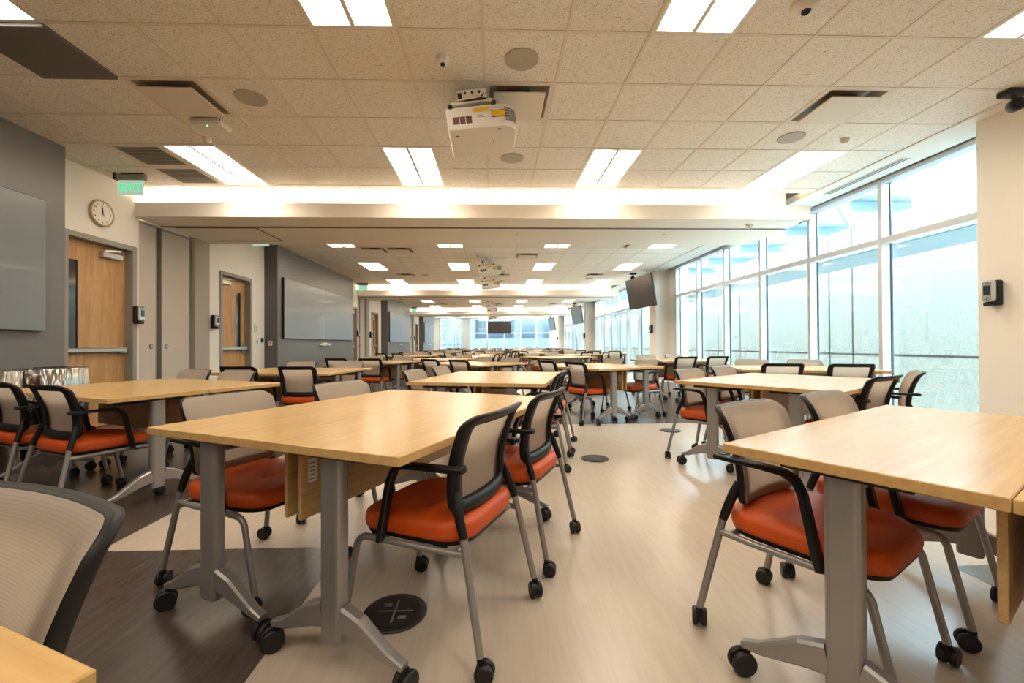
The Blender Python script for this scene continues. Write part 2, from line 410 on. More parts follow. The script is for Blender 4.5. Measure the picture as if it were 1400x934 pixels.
# beams with a lit cove on the near side
ti = 4
for k in range(0, 3):
    y = k * M + BEAM; mb = MB(); xe = 4.77
    mb.box(XL - .02, xe, y, y + .05, ZB, 3.125, 'beam'); mb.box(XL - .02, xe, y + .05, y + .26, ZB + .02, ZB + .06, 'beam')
    mb.box(XL - .02, xe - .2, y + .26, y + BW, ZB + .0, CEIL + .1, 'beam'); mb.box(xe - .05, xe, y + .05, y + BW, ZB, 3.125, 'beam'); mb.box(xe - .2, xe - .05, y + .26, y + BW, ZB, ZB + .04, 'beam')
    mb.box(XL - .02, xe, y + .05, y + .26, ZB, ZB + .02, 'beam')
    mb.box(XL - .02, xe - .02, y + .50, y + .54, ZB - .012, ZB + .001, 'frame'); mb.box(XL - .02, xe - .02, y + .505, y + .535, ZB - .014, ZB - .002, 'dark')
    for (x0, x1, y0, y1) in ((-3.75, -3.72, .58, 1.45), (-4.9, -3.72, 1.42, 1.45), (-4.97, -3.72, .58, .6)):
        mb.box(x0, x1, y + y0, y + y1, ZB - .006, ZB + .001, 'greyd')
    struct(mb, 'trim_%d' % ti); ti += 1
    cv = MB(); cv.box(XL + .03, xe - .26, y + .09, y + .13, ZB + .06, ZB + .1, 'cove'); cv.box(XL + .03, xe - .26, y + .085, y + .135, ZB + .06, ZB + .07, 'white')
    tag(cv.build('cove_light'), ['warm strip light hidden in the cove of the nearest beam', 'warm strip light hidden in the cove of the second beam', 'warm strip light hidden in the cove of the farthest beam'][k], 'light', 'cove strip lights')
# right side: columns, window walls
for i, (y0, y1) in enumerate(((2.7, 4.245), (13.02, 13.57), (13.02 + M, 13.57 + M), (13.02 + 2 * M, 13.57 + 2 * M))):
    mb = MB(); mb.box(4.96, XR + .25, y0, y1, 0, CEIL + .05, 'whitew'); mb.box(XR - .05, XR + .25, y0 - .6, y0, 0, CEIL + .05, 'whitew'); mb.box(XR - .05, XR + .25, y1, y1 + .5 if i else y1 + .1, 0, CEIL + .05, 'whitew')
    mb.box(4.948, 4.96, y0, y1, 0, .1, 'dark'); struct(mb, 'trim_%d' % ti); ti += 1
mb = MB(); mb.box(XR - .05, XR + .25, Y0, 2.2, 0, CEIL + .05, 'whitew'); mb.box(XR - .05, XR + .25, 34, YEND, 0, CEIL + .05, 'whitew'); struct(mb, 'wall_right')
MUL = 1.337
for k in range(0, 3):
    ys = [5.71 - MUL + .03 + MUL * i + k * M for i in range(7)]
    ye = 12.42 + k * M; ys[-1] = ye - .03
    mb = MB(); xi = XR - .12
    for i, y in enumerate(ys):
        mb.box(xi, XR + .03, y - .03, y + .03, 0, CEIL - .02, 'alu', .003)
    for z0, z1, dx in ((0, .12, 0), (2.42, 2.50, .01), (CEIL - .07, CEIL - .01, 0)):
        for a, b_ in zip(ys[:-1], ys[1:]): mb.box(xi + dx, XR + .03, a + .03, b_ - .03, z0, z1, 'alu', .003)
    for y in ys: mb.box(XR + .0, XR + .02, y - .045, y + .045, 0, CEIL - .02, 'teal')
    wd = struct(mb, 'window_%d' % (k + 1))
    for a, b_ in zip(ys[:-1], ys[1:]):
        for z0, z1 in ((.12, 2.42), (2.50, CEIL - .07)):
            g = MB(); g.box(XR - .008, XR - .002, a + .03, b_ - .03, z0, z1, 'glass'); g.build('glass_pane', wd)
# end wall of windows
mb = MB(); ex = [-3.75, -2.35, -1.15, .55, 2.0, 3.4, 4.75]
mb.box(-5.7, -4.5, YEND, YEND + .25, 0, CEIL + .1, 'whitew'); mb.box(4.75, 5.9, YEND - .05, YEND + .25, 0, CEIL + .1, 'whitew'); struct(mb, 'wall_far')
mb = MB()
for x in (-4.5, -2.68, -2.0, -.55, .9, 2.3, 3.6, 4.72): mb.box(x - .05, x + .05, YEND, YEND + .14, 0, CEIL, 'alu')
for z in (.06, 2.05, CEIL - .05): mb.box(-4.5, 4.75, YEND + .005, YEND + .13, z - .05, z + .05, 'alu')
for x in (-4.15, -3.6, -3.3, -3.0): mb.box(x - .025, x + .025, YEND + .02, YEND + .1, 0, CEIL, 'alu')
for z in (.55, 1.05, 1.55, 2.65): mb.box(-4.5, -2.68, YEND + .02, YEND + .1, z - .03, z + .03, 'alu')
mb.box(-2.68, -2.0, YEND + .02, YEND + .1, 0, CEIL, 'alu')
wd = struct(mb, 'window_4')
g = MB(); g.box(-4.5, 4.72, YEND + .07, YEND + .076, .1, CEIL - .05, 'glass'); g.build('glass_pane', wd)

# exterior seen through the windows
mb = MB(); mb.box(-40, 60, -40, 120, -.7, -.5, 'beam'); tag(mb.build('ground'), kind='structure')
mb = MB(); XE = 8.8
mb.box(XE, XE + .4, -2, 60, -.5, 3.9, 'stucco')
for z in (.79,): mb.box(XE - .006, XE, -2, 60, z - .02, z + .02, 'dark')
for y in (6.0, 10.27, 11.0, 15.1, 16.6, 20.4, 21.2, 25.2, 26.6, 30.5): mb.box(XE - .006, XE, y - .018, y + .018, -.5, 3.9, 'dark')
mb.box(XE + .4, XE + 4, 4.5, 9.15, -.5, 4.3, 'block'); tag(mb.build('wall_exterior'), kind='structure')
for i, y in enumerate((13.0, 13.0 + M, 13.0 + 2 * M)):
    mb = MB(); mb.box(XR + .32, XR + .54, y, y + .6, -.5, 5, 'yellowbrick'); tag(mb.build('trim_%d' % ti), kind='structure'); ti += 1
for k in range(3):
    mb = MB(); o = k * M
    for x in (5.72, 5.97, 6.22): mb.bar([(x, o + 3.2, 2.42), (x, o + 12.4, 2.42)], .2, .02, (1, 0, -.25), 'steelext')
    for j in range(7): mb.box(5.5, 6.45, o + 4.37 + j * 1.337 - .02, o + 4.37 + j * 1.337 + .02, 2.48, 2.54, 'steelext')
    tag(mb.build('sun_shade'), ['grey louvred sun shade outside the nearest window wall', 'grey louvred sun shade outside the second window wall', 'grey louvred sun shade outside the farthest window wall'][k], 'sun shade', 'sun shades outside the windows')
mb = MB()
for y in (5.4, 8.6, 11.8, 15): mb.box(6.3, 14, y - .09, y + .09, 4.9, 5.15, 'steelext'); mb.tube([(6.4, y, 4.9), (9.5, y + 2.4, 3.9)], .03, 'steelext')
for x in (6.4, 9.4, 12.4): mb.box(x - .09, x + .09, 4, 16, 5.15, 5.4, 'steelext')
mb.box(8.55, 8.73, 7.2, 7.38, 3.9, 5.2, 'steelext')
mb.box(9.3, 17, 9.6, 27, 4.75, 4.9, 'steelext')
for y in (11, 13.5, 16, 18.5, 21): mb.box(9.3, 17, y - .08, y + .08, 4.5, 4.75, 'steelext')
tag(mb.build('canopy'), 'blue-grey steel canopy frame outside above the nearest windows', 'canopy')
mb = MB(); mb.box(-16, -2.2, 52, 60, -.5, 9, 'facade'); mb.box(2.5, 22, 48, 58, -.5, 12, 'facade'); mb.box(-2.2, 2.5, 54, 56, -.5, 7, 'facade')
for i in range(9):
    for j in range(4): mb.box(-15 + i * 1.4, -14.1 + i * 1.4, 51.9, 52.05, .2 + j * 2.1, 1.8 + j * 2.1, 'pane')
for i in range(6):
    for j in range(3): mb.box(3 + i * 2.6, 4.7 + i * 2.6, 47.9, 48.05, 1.9 + j * 2.2, 3.4 + j * 2.2, 'pane')
for j in range(2): mb.box(-1.9, 2.2, 53.9, 54.05, 2.0 + j * 2, 3.2 + j * 2, 'pane')
mb.box(-2.2, 22, 45, 45.4, -.5, 1.75, 'facade')
tag(mb.build('building'), 'pale building with blue windows outside the far end wall', 'building')

# ------------------------------------------------------------------ words that place things
SEC = ['nearest room section', 'second room section', 'third room section', 'farthest room section']
COLW = {-6: 'near the left wall', -2: 'left of the projectors', 2: 'right of the projectors', 6: 'near the windows'}

# ------------------------------------------------------------------ ceiling lamps
def troffer():
    L_, W_ = 2 * TS, TS
    root = empty('ceiling_light')
    f = MB(); h = .02
    for a in ((0, W_, 0, .03), (0, W_, L_ - .03, L_), (0, .03, .03, L_ - .03), (W_ - .03, W_, .03, L_ - .03)):
        f.box(a[0], a[1], a[2], a[3], -h * .4, .1, 'white')
    f.box(W_ / 2 - .016, W_ / 2 + .016, .03, L_ - .03, -.006, .1, 'tbar')
    f.box(0, W_, 0, L_, .1, .105, 'white'); kid(root, f.build('frame', root))
    for s in (0, 1):
        x0 = .03 + s * (W_ / 2 - .018); x1 = x0 + W_ / 2 - .042
        n = 8; rows = []
        for i in range(n + 1):
            u = i / n; rows.append((x0 + (x1 - x0) * u, .03 + .045 * math.sin(math.pi * (u * .5 + (0 if s == 0 else .5)))))
        d = MB(); vs = [(x, y, z) for x, z in rows for y in (.03, L_ - .045)]
        d.add(vs, [(2 * i, 2 * i + 1, 2 * i + 3, 2 * i + 2) for i in range(n)], 'lamp', True); kid(root, d.build('diffuser', root))
    return root
proto = None
ROWW = ['back row', 'middle row', 'front row by the beam']
for k in range(4):
    for ri, r in enumerate(LIGHT_ROWS):
        for c in LIGHT_COLS:
            x, y = tile_xy(c, r); y += k * M
            if y < Y0 or y < -2: continue
            if proto is None: proto = troffer(); o = proto
            else: o = copy_tree(proto)
            o.location = (x, y, CEIL)
            if k == 0: rw = ['row behind the camera', 'row overhead', 'row by the nearest beam'][ri]
            else: rw = ['first row', 'second row', 'third row'][ri]
            tag(o, 'lit two-panel ceiling light %s, %s, %s' % (COLW[c], rw, SEC[k]), 'ceiling light', 'ceiling lights')

# square air diffusers, speakers, sensors per section
def diffuser():
    root = empty('air_vent'); s = TS
    f = MB()
    for a in ((0, s, 0, .04), (0, s, s - .04, s), (0, .04, .04, s - .04), (s - .04, s, .04, s - .04)): f.box(a[0], a[1], a[2], a[3], -.004, .03, 'tbar')
    f.box(.04, s - .04, .04, s - .04, .055, .065, 'grey')
    for a, b_, c, d in (((.04, .04), (s - .04, .04), (s - .1, .1), (.1, .1)), ((s - .04, .04), (s - .04, s - .04), (s - .1, s - .1), (s - .1, .1)), ((s - .04, s - .04), (.04, s - .04), (.1, s - .1), (s - .1, s - .1)), ((.04, s - .04), (.04, .04), (.1, .1), (.1, s - .1))):
        f.quad((*a, 0), (*b_, 0), (*c, .055), (*d, .055), 'grey')
    kid(root, f.build('frame', root))
    p = MB(); p.box(.075, s - .075, .075, s - .075, -.045, -.033, 'tbar', .004); p.box(.2, s - .2, .2, s - .2, -.034, .055, 'greyd'); kid(root, p.build('face_plate', root)); return root
pv = None
VW = {(0, 1): 'right beside the projector', (-5, 1): 'left, by the access point', (5, 1): 'toward the windows', (-5, -5): 'left, deep in the back row', (5, -6): 'right, deep in the back row', (1, -4): 'in the middle back row', (-4, -5): 'left, beside another vent'}
for k in range(4):
    for (c, r) in VENTS:
        x, y = tile_xy(c, r); y += k * M
        if y < 1.5: 
            if y < Y0: continue
        if pv is None: pv = diffuser(); o = pv
        else: o = copy_tree(pv)
        o.location = (x, y, CEIL); tag(o, 'square ceiling air vent %s, %s' % (VW[(c, r)], SEC[k]), 'air vent', 'square ceiling vents')
sp = [(.23, 3.38, 'just ahead of the nearest projector'), (-2.2, 3.97, 'left, beyond the square vent'), (3.27, 4.6, 'toward the windows'), (.23, 5.18, 'behind the projector')]
for k in range(4):
    for x, y, t_ in sp:
        s = MB(); s.cyl((0, 0, -.004), (0, 0, 1), .135, .012, 'grey', 28, bev=.003); s.cyl((0, 0, -.0105), (0, 0, 1), .006, .003, 'white', 8)
        o = s.build('ceiling_speaker', loc=(x, y + k * M, CEIL)); tag(o, 'round grey ceiling speaker %s, %s' % (t_, SEC[k]), 'speaker', 'round ceiling speakers')
def dome(x, y, r, label, lens=True):
    s = MB(); rings = []
    for q, z in ((r, 0), (r, -.012), (r * .85, -.035), (r * .5, -.055)): rings.append([(q * math.cos(2 * math.pi * j / 20), q * math.sin(2 * math.pi * j / 20), z) for j in range(20)])
    s.loft(rings, 'white', True)
    o = s.build('ceiling_sensor', loc=(x, y, CEIL)); tag(o, label, 'sensor', 'ceiling sensors')
    if lens:
        l_ = MB(); l_.cyl((0, -.01, -.056), (0, -.3, -1), r * .34, .012, 'lensd', 14); l_.build('lens', o)
dome(-.39, 3.38, .055, 'small white dome sensor left of the round speaker and projector')
dome(2.08, 2.78, .085, 'white dome sensor on the ceiling right of the overhead lights')
dome(3.89, 4.62, .045, 'tiny white disc sensor near the window-side ceiling light', False)
dome(-3.1, 4.75, .045, 'tiny white sensor on the ceiling left of the access point', False)
for k in (1, 2): dome(-.39, 1.9 + k * M - 1.2, .06, 'white dome sensor ahead of the projectors, %s' % SEC[k], True)
s = MB(); s.box(-.15, .15, -.11, .11, -.06, 0, 'white', .02); s.box(.13, .145, -.102, -.09, -.03, -.015, 'dark')
o = s.build('access_point', loc=(-2.84, 4.42, CEIL)); tag(o, 'white wireless access point box below the ceiling, left side', 'access point')
l_ = MB(); l_.box(-.01, 0, -.06, -.05, -.0615, -.059, 'led'); l_.build('status_light', o)
# grey flat panel, near left; return grilles by the exit sign; linear grille by the windows
s = MB(); s.box(-.3, .3, -.3, .3, -.035, 0, 'accentd', .004); s.box(-.305, .305, -.305, .305, -.008, -.002, 'white'); s.box(.1, .16, .296, .302, -.02, -.012, 'ledr')
x, y = tile_xy(-6, 0); tag(s.build('ceiling_panel', loc=(x + .305, y + .3, CEIL)), 'flat dark grey square ceiling panel at the upper left corner', 'ceiling panel')
for r, t_ in ((3, 'nearer'), (4, 'farther')):
    x, y = tile_xy(-7, r); s = MB()
    for a in ((0, .6, 0, .06), (0, .6, .54, .6), (0, .06, .06, .54), (.54, .6, .06, .54)): s.box(a[0], a[1], a[2], a[3], -.008, .0, 'tbar')
    s.box(.06, .54, .06, .54, -.004, -.001, 'greyd')
    for j in range(11): s.box(.06, .54, .08 + j * .042, .085 + j * .042, -.007, -.004, 'grey')
    tag(s.build('return_grille', loc=(x, y, CEIL)), '%s grey return air grille above the exit sign on the ceiling' % t_, 'air grille', 'return air grilles')
for k in range(3):
    s = MB(); s.box(-.05, .05, 0, 1.25, -.008, 0, 'white'); s.box(-.035, -.012, .02, 1.23, -.0095, -.007, 'dark'); s.box(.012, .035, .02, 1.23, -.0095, -.007, 'dark')
    tag(s.build('linear_grille', loc=(5.03, 5.06 + k * M, CEIL - .01)), 'white slotted air grille above the windows, %s' % SEC[k], 'air grille', 'linear grilles')

# ------------------------------------------------------------------ projectors
def projector():
    root = empty('projector')
    tilt = Matrix.Rotation(R(-7), 4, 'Y')
    outl = [(-.29, -.25), (.17, -.25)]
    for i in range(1, 9):
        a = -math.pi / 2 + math.pi / 2 * i / 8; outl.append((.17 + .13 * math.cos(a), -.12 + .13 * math.sin(a)))
    for i in range(0, 9):
        a = math.pi / 2 * i / 8; outl.append((.17 + .13 * math.cos(a), .17 + .13 * math.sin(a)))
    outl += [(-.27, .30), (-.29, .28)]
    b_ = MB(); rings = []
    for z, s in ((-.27, .955), (-.262, .985), (-.245, 1), (-.10, 1), (-.085, .98), (-.08, .95)): rings.append([(x * s, y * s, z) for x, y in outl])
    b_.loft(rings, 'white', False)
    b_.xf(tilt); kid(root, b_.build('body', root))
    d = MB()
    for j in range(9):
        z = -.125 - .0 - j * .0125; 
        for i in range(2): pass
        a0 = [(.17 + .1325 * math.cos(-math.pi / 2 + a), -.12 + .1325 * math.sin(-math.pi / 2 + a)) for a in (.25, .5, .75, 1.0, 1.25, 1.45)]
        d.add([(x, y, z + q) for x, y in a0 for q in (-.004, .004)], [(2 * i, 2 * i + 2, 2 * i + 3, 2 * i + 1) for i in range(5)], 'greyd')
    d.xf(tilt); kid(root, d.build('side_grille', root))
    d = MB(); d.box(-.24, -.08, -.2535, -.249, -.225, -.165, 'copper')
    for j in range(7): d.box(-.24, -.08, -.2545, -.253, -.222 + j * .009, -.2195 + j * .009, 'dark')
    for x in (-.187, -.135): d.box(x, x + .006, -.255, -.252, -.225, -.165, 'white')
    d.xf(tilt); kid(root, d.build('intake_vent', root))
    for bs in ([(-.06, .07, -.2535, -.25, -.135, -.105, 'yellow')], [(.09, .21, -.2545, -.249, -.195, -.14, 'ink'), (.094, .206, -.2555, -.2544, -.191, -.144, 'yellow')], [(-.225, -.205, .2, .24, -.2715, -.269, 'yellow')], [(-.055, .05, -.252, -.249, -.20, -.15, 'paper'), (-.04, .035, -.2525, -.2515, -.185, -.18, 'greytxt'), (-.04, .02, -.2525, -.2515, -.17, -.165, 'greytxt')]):
        d = MB()
        for q in bs: d.box(*q)
        d.xf(tilt); kid(root, d.build('sticker', root))
    d = MB(); d.box(-.235, -.205, -.15, -.135, -.2715, -.268, 'dark'); d.box(.13, .16, -.2, -.18, -.2715, -.268, 'dark'); d.cyl((-.02, .03, -.27), (0, 0, 1), .006, .004, 'dark', 8); d.box(.09, .1, .0, .06, -.2712, -.2695, 'greytxt')
    d.xf(tilt); kid(root, d.build('foot_socket', root))
    d = MB(); d.box(-.22, .14, -.2, .16, -.078, -.06, 'white', .006); d.bar([(-.27, -.235, -.08), (-.22, -.21, -.035), (.0, -.21, -.015), (.1, -.21, -.03), (.15, -.235, -.075)], .03, .035, (0, 1, 0), 'white')
    for x in (-.25, .12): d.cyl((x, -.235, -.07), (0, 1, 0), .022, .03, 'dark', 12)
    d.box(-.18, .07, -.225, -.21, -.03, .075, 'white', .004); d.box(-.18, .07, .09, .105, -.06, .075, 'white', .004); d.box(-.18, .07, -.21, .09, .06, .075, 'white')
    for x in (-.11, -.05, .01): d.cyl((x, -.227, .045), (0, 1, 0), .011, .006, 'dark', 8)
    d.box(-.175, -.14, -.228, -.224, .0, .05, 'dark'); d.bar([(.02, -.226, .0), (.05, -.226, .03)], .014, .006, (0, 1, 0), 'dark')
    d.xf(tilt); kid(root, d.build('mount_bracket', root))
    d = MB(); d.cyl((-.05, 0, .08), (0, 0, 1), .024, .16, 'white', 14); d.cyl((-.05, 0, .155), (0, 0, 1), .06, .012, 'white', 18); kid(root, d.build('mount_pole', root))
    return root
pp = projector(); pp.location = (-.12, 3.86, 3.16)
tag(pp, 'white projector with yellow stickers hanging nearest, at the ceiling centre', 'projector', 'ceiling projectors')
PL = {11.15: 'first of the pair hanging in the second room section', 13.8: 'second of the pair in the second room section', 21.1: 'first of the pair hanging in the third room section', 23.75: 'second of the pair in the third room section', 31.05: 'hanging in the farthest room section'}
for y, t_ in PL.items():
    o = copy_tree(pp); o.location = (-.12, y, 3.16); tag(o, 'white ceiling projector, ' + t_, 'projector', 'ceiling projectors')

# ------------------------------------------------------------------ doors on the left wall
for i, (d0, d1, k, kind) in enumerate(doors):
    fr = MB(); x = XL
    for a, b_ in ((d0 - .05, d0 + .02), (d1 - .02, d1 + .05)): fr.box(x - .2, x + .018, a, b_, 0, 2.48, 'frame', .004)
    fr.box(x - .2, x + .018, d0 + .02, d1 - .02, 2.41, 2.48, 'frame', .004)
    fr.box(x - .19, x - .17, d0, d1, 0, 2.43, 'dark')
    fo = struct(fr, 'door_%d' % (i + 1))
    lf = MB(); xo = x - .1; l0, l1 = (d0 + .08, d0 + .26) if kind else (d1 - .34, d1 - .16)
    z0, z1 = 1.02, 2.15
    lf.box(xo - .045, xo, d0 + .02, l0, .01, 2.405, 'door'); lf.box(xo - .045, xo, l1, d1 - .02, .01, 2.405, 'door'); lf.box(xo - .045, xo, l0, l1, .01, z0, 'door'); lf.box(xo - .045, xo, l0, l1, z1, 2.405, 'door')
    lf.build('door_leaf', fo)
    g = MB(); g.box(xo - .03, xo - .015, l0, l1, z0, z1, 'liteglass'); g.build('vision_panel', fo)
    g = MB(); g.box(xo + .03, xo + .075, d0 + .04, d1 - .05, .985, 1.045, 'satin', .012); g.box(xo, xo + .06, d0 + .03, d0 + .1, .975, 1.055, 'satin', .01); g.box(xo, xo + .065, d1 - .16, d1 - .04, .97, 1.06, 'satin', .01)
    if not kind: g.box(xo, xo + .03, d1 - .12, d1 - .06, .9, 1.15, 'satin', .008)
    g.build('panic_bar', fo)
    g = MB(); c0 = d1 - .42 if kind else d0 + .06; g.box(xo, xo + .07, c0, c0 + .3, 2.25, 2.33, 'satin', .008); g.bar([(xo + .04, c0 + .05, 2.34), (xo + .12, c0 + .2, 2.36), (xo + .05, c0 + .34, 2.39)], .025, .008, (0, 0, 1), 'satin'); g.build('door_closer', fo)

# folding partition panels stacked in the pockets
for k in range(0, 3):
    o = k * M
    for (a, b_, pz, t_) in ((6.39, 6.76, 6.67, 'nearer narrow'), (6.88, 7.48, 6.97, 'farther wide')):
        root = empty('partition_panel', (XL - .06, o + a, 0))
        p = MB(); p.box(-.1, .0, 0, b_ - a, .01, ZB - .05, 'part'); p.build('panel', root)
        p = MB(); p.box(-.1, .006, -.012, .002, .01, ZB - .02, 'frame'); p.box(-.1, .006, b_ - a - .002, b_ - a + .015, .01, ZB - .02, 'frame'); p.box(-.1, .004, 0, b_ - a, ZB - .05, ZB - .01, 'frame'); p.build('edge_trim', root)
        p = MB(); p.cyl((.003, pz - a, 1.06), (1, 0, 0), .035, .012, 'greyd', 18); p.cyl((.006, pz - a, 1.06), (1, 0, 0), .023, .01, 'satin', 16); p.build('round_pull', root)
        tag(root, '%s beige sliding partition panel with round pull, %s' % (t_, ['under the nearest beam', 'under the second beam', 'under the farthest beam'][k]), 'partition', 'sliding partition panels')

# ------------------------------------------------------------------ wall fittings
for k in range(0, 4):
    o = k * M; b0, b1 = o - .0, o + 4.74
    if b0 < Y0: continue
    where = ['nearest, at the left edge', 'second along the left wall', 'third along the left wall', 'farthest along the left wall'][k]
    mid = (b0 + b1) / 2
    for a, b_, t_ in ((b0, mid - .004, 'left'), (mid + .004, b1, 'right')):
        s = MB(); s.box(.0, .035, a, b_, 1.23, 2.625, 'dark'); br = s.build('writing_board', loc=(XA + .022, 0, 0))
        p = MB(); p.box(.035, .042, a + .006, b_ - .006, 1.236, 2.619, 'board', .002); p.build('board_surface', br)
        tag(br, 'grey wall writing board, %s half of the pair, %s' % (t_, where), 'board', 'grey writing boards')
    if k > 0:
        s = MB(); s.box(.0, .08, -.14, .14, -.03, .06, 'white', .015); s.box(.02, .1, .05, .36, -.02, .04, 'white', .015); s.box(0, .06, -.3, -.14, -.02, .03, 'white', .01)
        so = s.build('board_camera', loc=(XA, mid, 1.08)); l_ = MB(); l_.cyl((.1, .1, .01), (1, 0, 0), .025, .02, 'lensd', 12); l_.build('lens', so)
        tag(so, 'white bar camera on the wall below the boards, %s' % where, 'camera', 'wall bar cameras')
# clocks
def clock(y, label):
    root = empty('wall_clock', (XL, y, 2.80))
    fx = frame_mtx((0, 0, 0), (0, 1, 0), (0, 0, 1))
    s = MB(); rings = []
    for r_, d in ((.165, 0), (.175, .015), (.172, .035), (.155, .04), (.15, .03)): rings.append([(r_ * math.cos(2 * math.pi * j / 40), r_ * math.sin(2 * math.pi * j / 40), d) for j in range(40)])
    s.loft(rings, 'brass', True, True, False).xf(fx); s.build('rim', root)
    s = MB(); s.cyl((0, 0, .025), (0, 0, 1), .152, .01, 'face', 40); s.xf(fx); s.build('face', root)
    s = MB()
    for h in range(1, 13):
        a = math.pi / 2 - h * math.pi / 6; tm = text_mb(str(h), .038, 'ink', .0006); tm.xf(Matrix.Translation((.12 * math.cos(a), .12 * math.sin(a), .0312))); s.merge(tm)
    s.xf(fx); s.build('numerals', root)
    for ang, ln, wd_ in ((90 + 2, .075, .009), (90 + 6, .11, .006)):
        s = MB(); d = Vector((math.cos(R(ang)), math.sin(R(ang)), 0)); s.bar([d * -.02 + Vector((0, 0, .034)), d * ln + Vector((0, 0, .034))], wd_, .002, (-d.y, d.x, 0), 'ink'); s.xf(fx); s.build('hand', root)
    s = MB(); s.bar([(.0, .02, .036), (.03, -.05, .036)], .003, .001, (1, .4, 0), 'ink'); s.xf(fx); s.build('second_hand', root)
    tag(root, label, 'clock', 'wall clocks')
clock(5.76, 'round white wall clock above the nearest wooden door')
clock(5.76 + M, 'round white wall clock above the second accent wall end door')
# exit signs
def exit_sign(y, x, label):
    root = empty('exit_sign', (x, y, CEIL))
    s = MB(); s.box(-.19, .19, -.025, .025, -.09, -.012, 'frame', .008); s.box(-.12, .16, -.02, .02, -.015, 0, 'dark'); s.box(-.205, -.18, -.035, .035, -.085, 0, 'dark'); kid(root, s.build('housing', root))
    s = MB(); s.box(-.16, .16, -.004, .004, -.28, -.09, 'exitp', .002); kid(root, s.build('panel', root))
    tm = text_mb('EXIT', .145, 'exitg', .002); tm.xf(frame_mtx((0, -.0055, -.185), (1, 0, 0), (0, 0, 1))); kid(root, tm.build('lettering', root))
    tm = MB(); tm.box(-.16, .16, -.005, .005, -.284, -.28, 'exitg'); kid(root, tm.build('lit_edge', root))
    tag(root, label, 'exit sign', 'exit signs')
exit_sign(5.75, -4.72, 'green lit EXIT sign hanging at the nearest beam, left wall')
exit_sign(8.65, -4.6, 'green exit sign over the door beyond the nearest beam')
exit_sign(5.75 + M, -4.72, 'small green exit sign hanging at the second beam')
exit_sign(5.75 + 2 * M, -4.72, 'tiny green exit sign hanging at the farthest beam')
# soap dispensers
def dispenser(loc, side, label, text=False):
    root = empty('hand_sanitizer_dispenser', loc, 0 if side > 0 else math.pi)
    s = MB(); s.box(0, .06, -.06, .06, -.125, .125, 'black', .012); s.box(.01, .09, -.055, .055, -.125, -.09, 'black', .01); s.build('back_plate', root)
    s = MB(); s.box(.06, .105, -.058, .058, -.085, .125, 'satin', .018); s.build('cover', root)
    s = MB(); s.box(.1, .1075, -.032, .032, -.02, .075, 'teal', .003); s.build('level_window', root)
    s = MB(); s.cyl((.106, 0, -.06), (1, 0, 0), .007, .004, 'ink', 10)
    if text:
        tm = text_mb('PURELL', .024, 'blueink', .0006); tm.xf(frame_mtx((.1055, 0, .098), (0, 1, 0), (0, 0, 1))); s.merge(tm)
    s.build('print', root)
    tag(root, label, 'dispenser', 'wall hand sanitizer dispensers')
dispenser((XL, 6.31, 1.51), 1, 'black and silver sanitizer dispenser right of the nearest wooden door', True)
dispenser((XL, 8.0, 1.50), 1, 'black and silver sanitizer dispenser left of the second door', True)
dispenser((XL, 6.31 + M, 1.51), 1, 'sanitizer dispenser before the second beam on the left wall')
dispenser((XL, 8.0 + M, 1.50), 1, 'sanitizer dispenser past the second beam on the left wall')
dispenser((XL, 6.31 + 2 * M, 1.51), 1, 'tiny dispenser before the farthest beam on the left wall')
dispenser((XL, 8.0 + 2 * M, 1.50), 1, 'tiny dispenser past the farthest beam on the left wall')
dispenser((4.96, 4.08, 1.545), -1, 'white-fronted sanitizer dispenser on the pillar at the right edge', True)
dispenser((4.96, 13.3, 1.53), -1, 'black dispenser on the window pillar below the nearest television')
dispenser((4.96, 13.3 + M, 1.53), -1, 'small black dispenser on the second television pillar')
dispenser((4.96, 13.3 + 2 * M, 1.53), -1, 'tiny black dispenser on the farthest television pillar')
# switches by the second door
for (y, z, a, b_, k_, lab, nm) in ((9.42, 1.43, .07, .1, 'paper', 'small white room sign right of the second wooden door', 'room_sign'), (9.46, 1.15, .035, .06, 'paper', 'white light switch below the room sign', 'light_switch'), (9.65, 1.18, .07, .075, 'white', 'square touch panel with dark screen beside the light switch', 'touch_panel')):
    s = MB(); s.box(0, .015, -a, a, -b_, b_, 'white', .004); o = s.build(nm, loc=(XL, y, z)); tag(o, lab, nm.replace('_', ' '))
    s = MB()
    if nm == 'touch_panel': s.box(.014, .0165, -.05, .05, -.035, .055, 'teal'); s.build('screen', o)
    elif nm == 'light_switch': s.box(.014, .02, -.012, .012, -.03, .03, 'steelext', .002); s.build('rocker', o)
    else:
        s.box(.0145, .016, -.045, .045, .035, .043, 'greytxt'); s.box(.0145, .016, -.03, .03, .02, .026, 'greytxt'); s.cyl((.015, 0, -.03), (1, 0, 0), .016, .002, 'greytxt', 14); s.build('print', o)
s = MB(); s.box(-.04, .04, -.02, 0, -.055, .055, 'white', .008); o = s.build('thermostat', loc=(-4.98, 9.768, 1.12)); tag(o, 'white thermostat on the dark grey wall return', 'thermostat')
s = MB(); s.cyl((0, -.021, .018), (0, 1, 0), .018, .006, 'lensd', 14); s.build('lens', o)

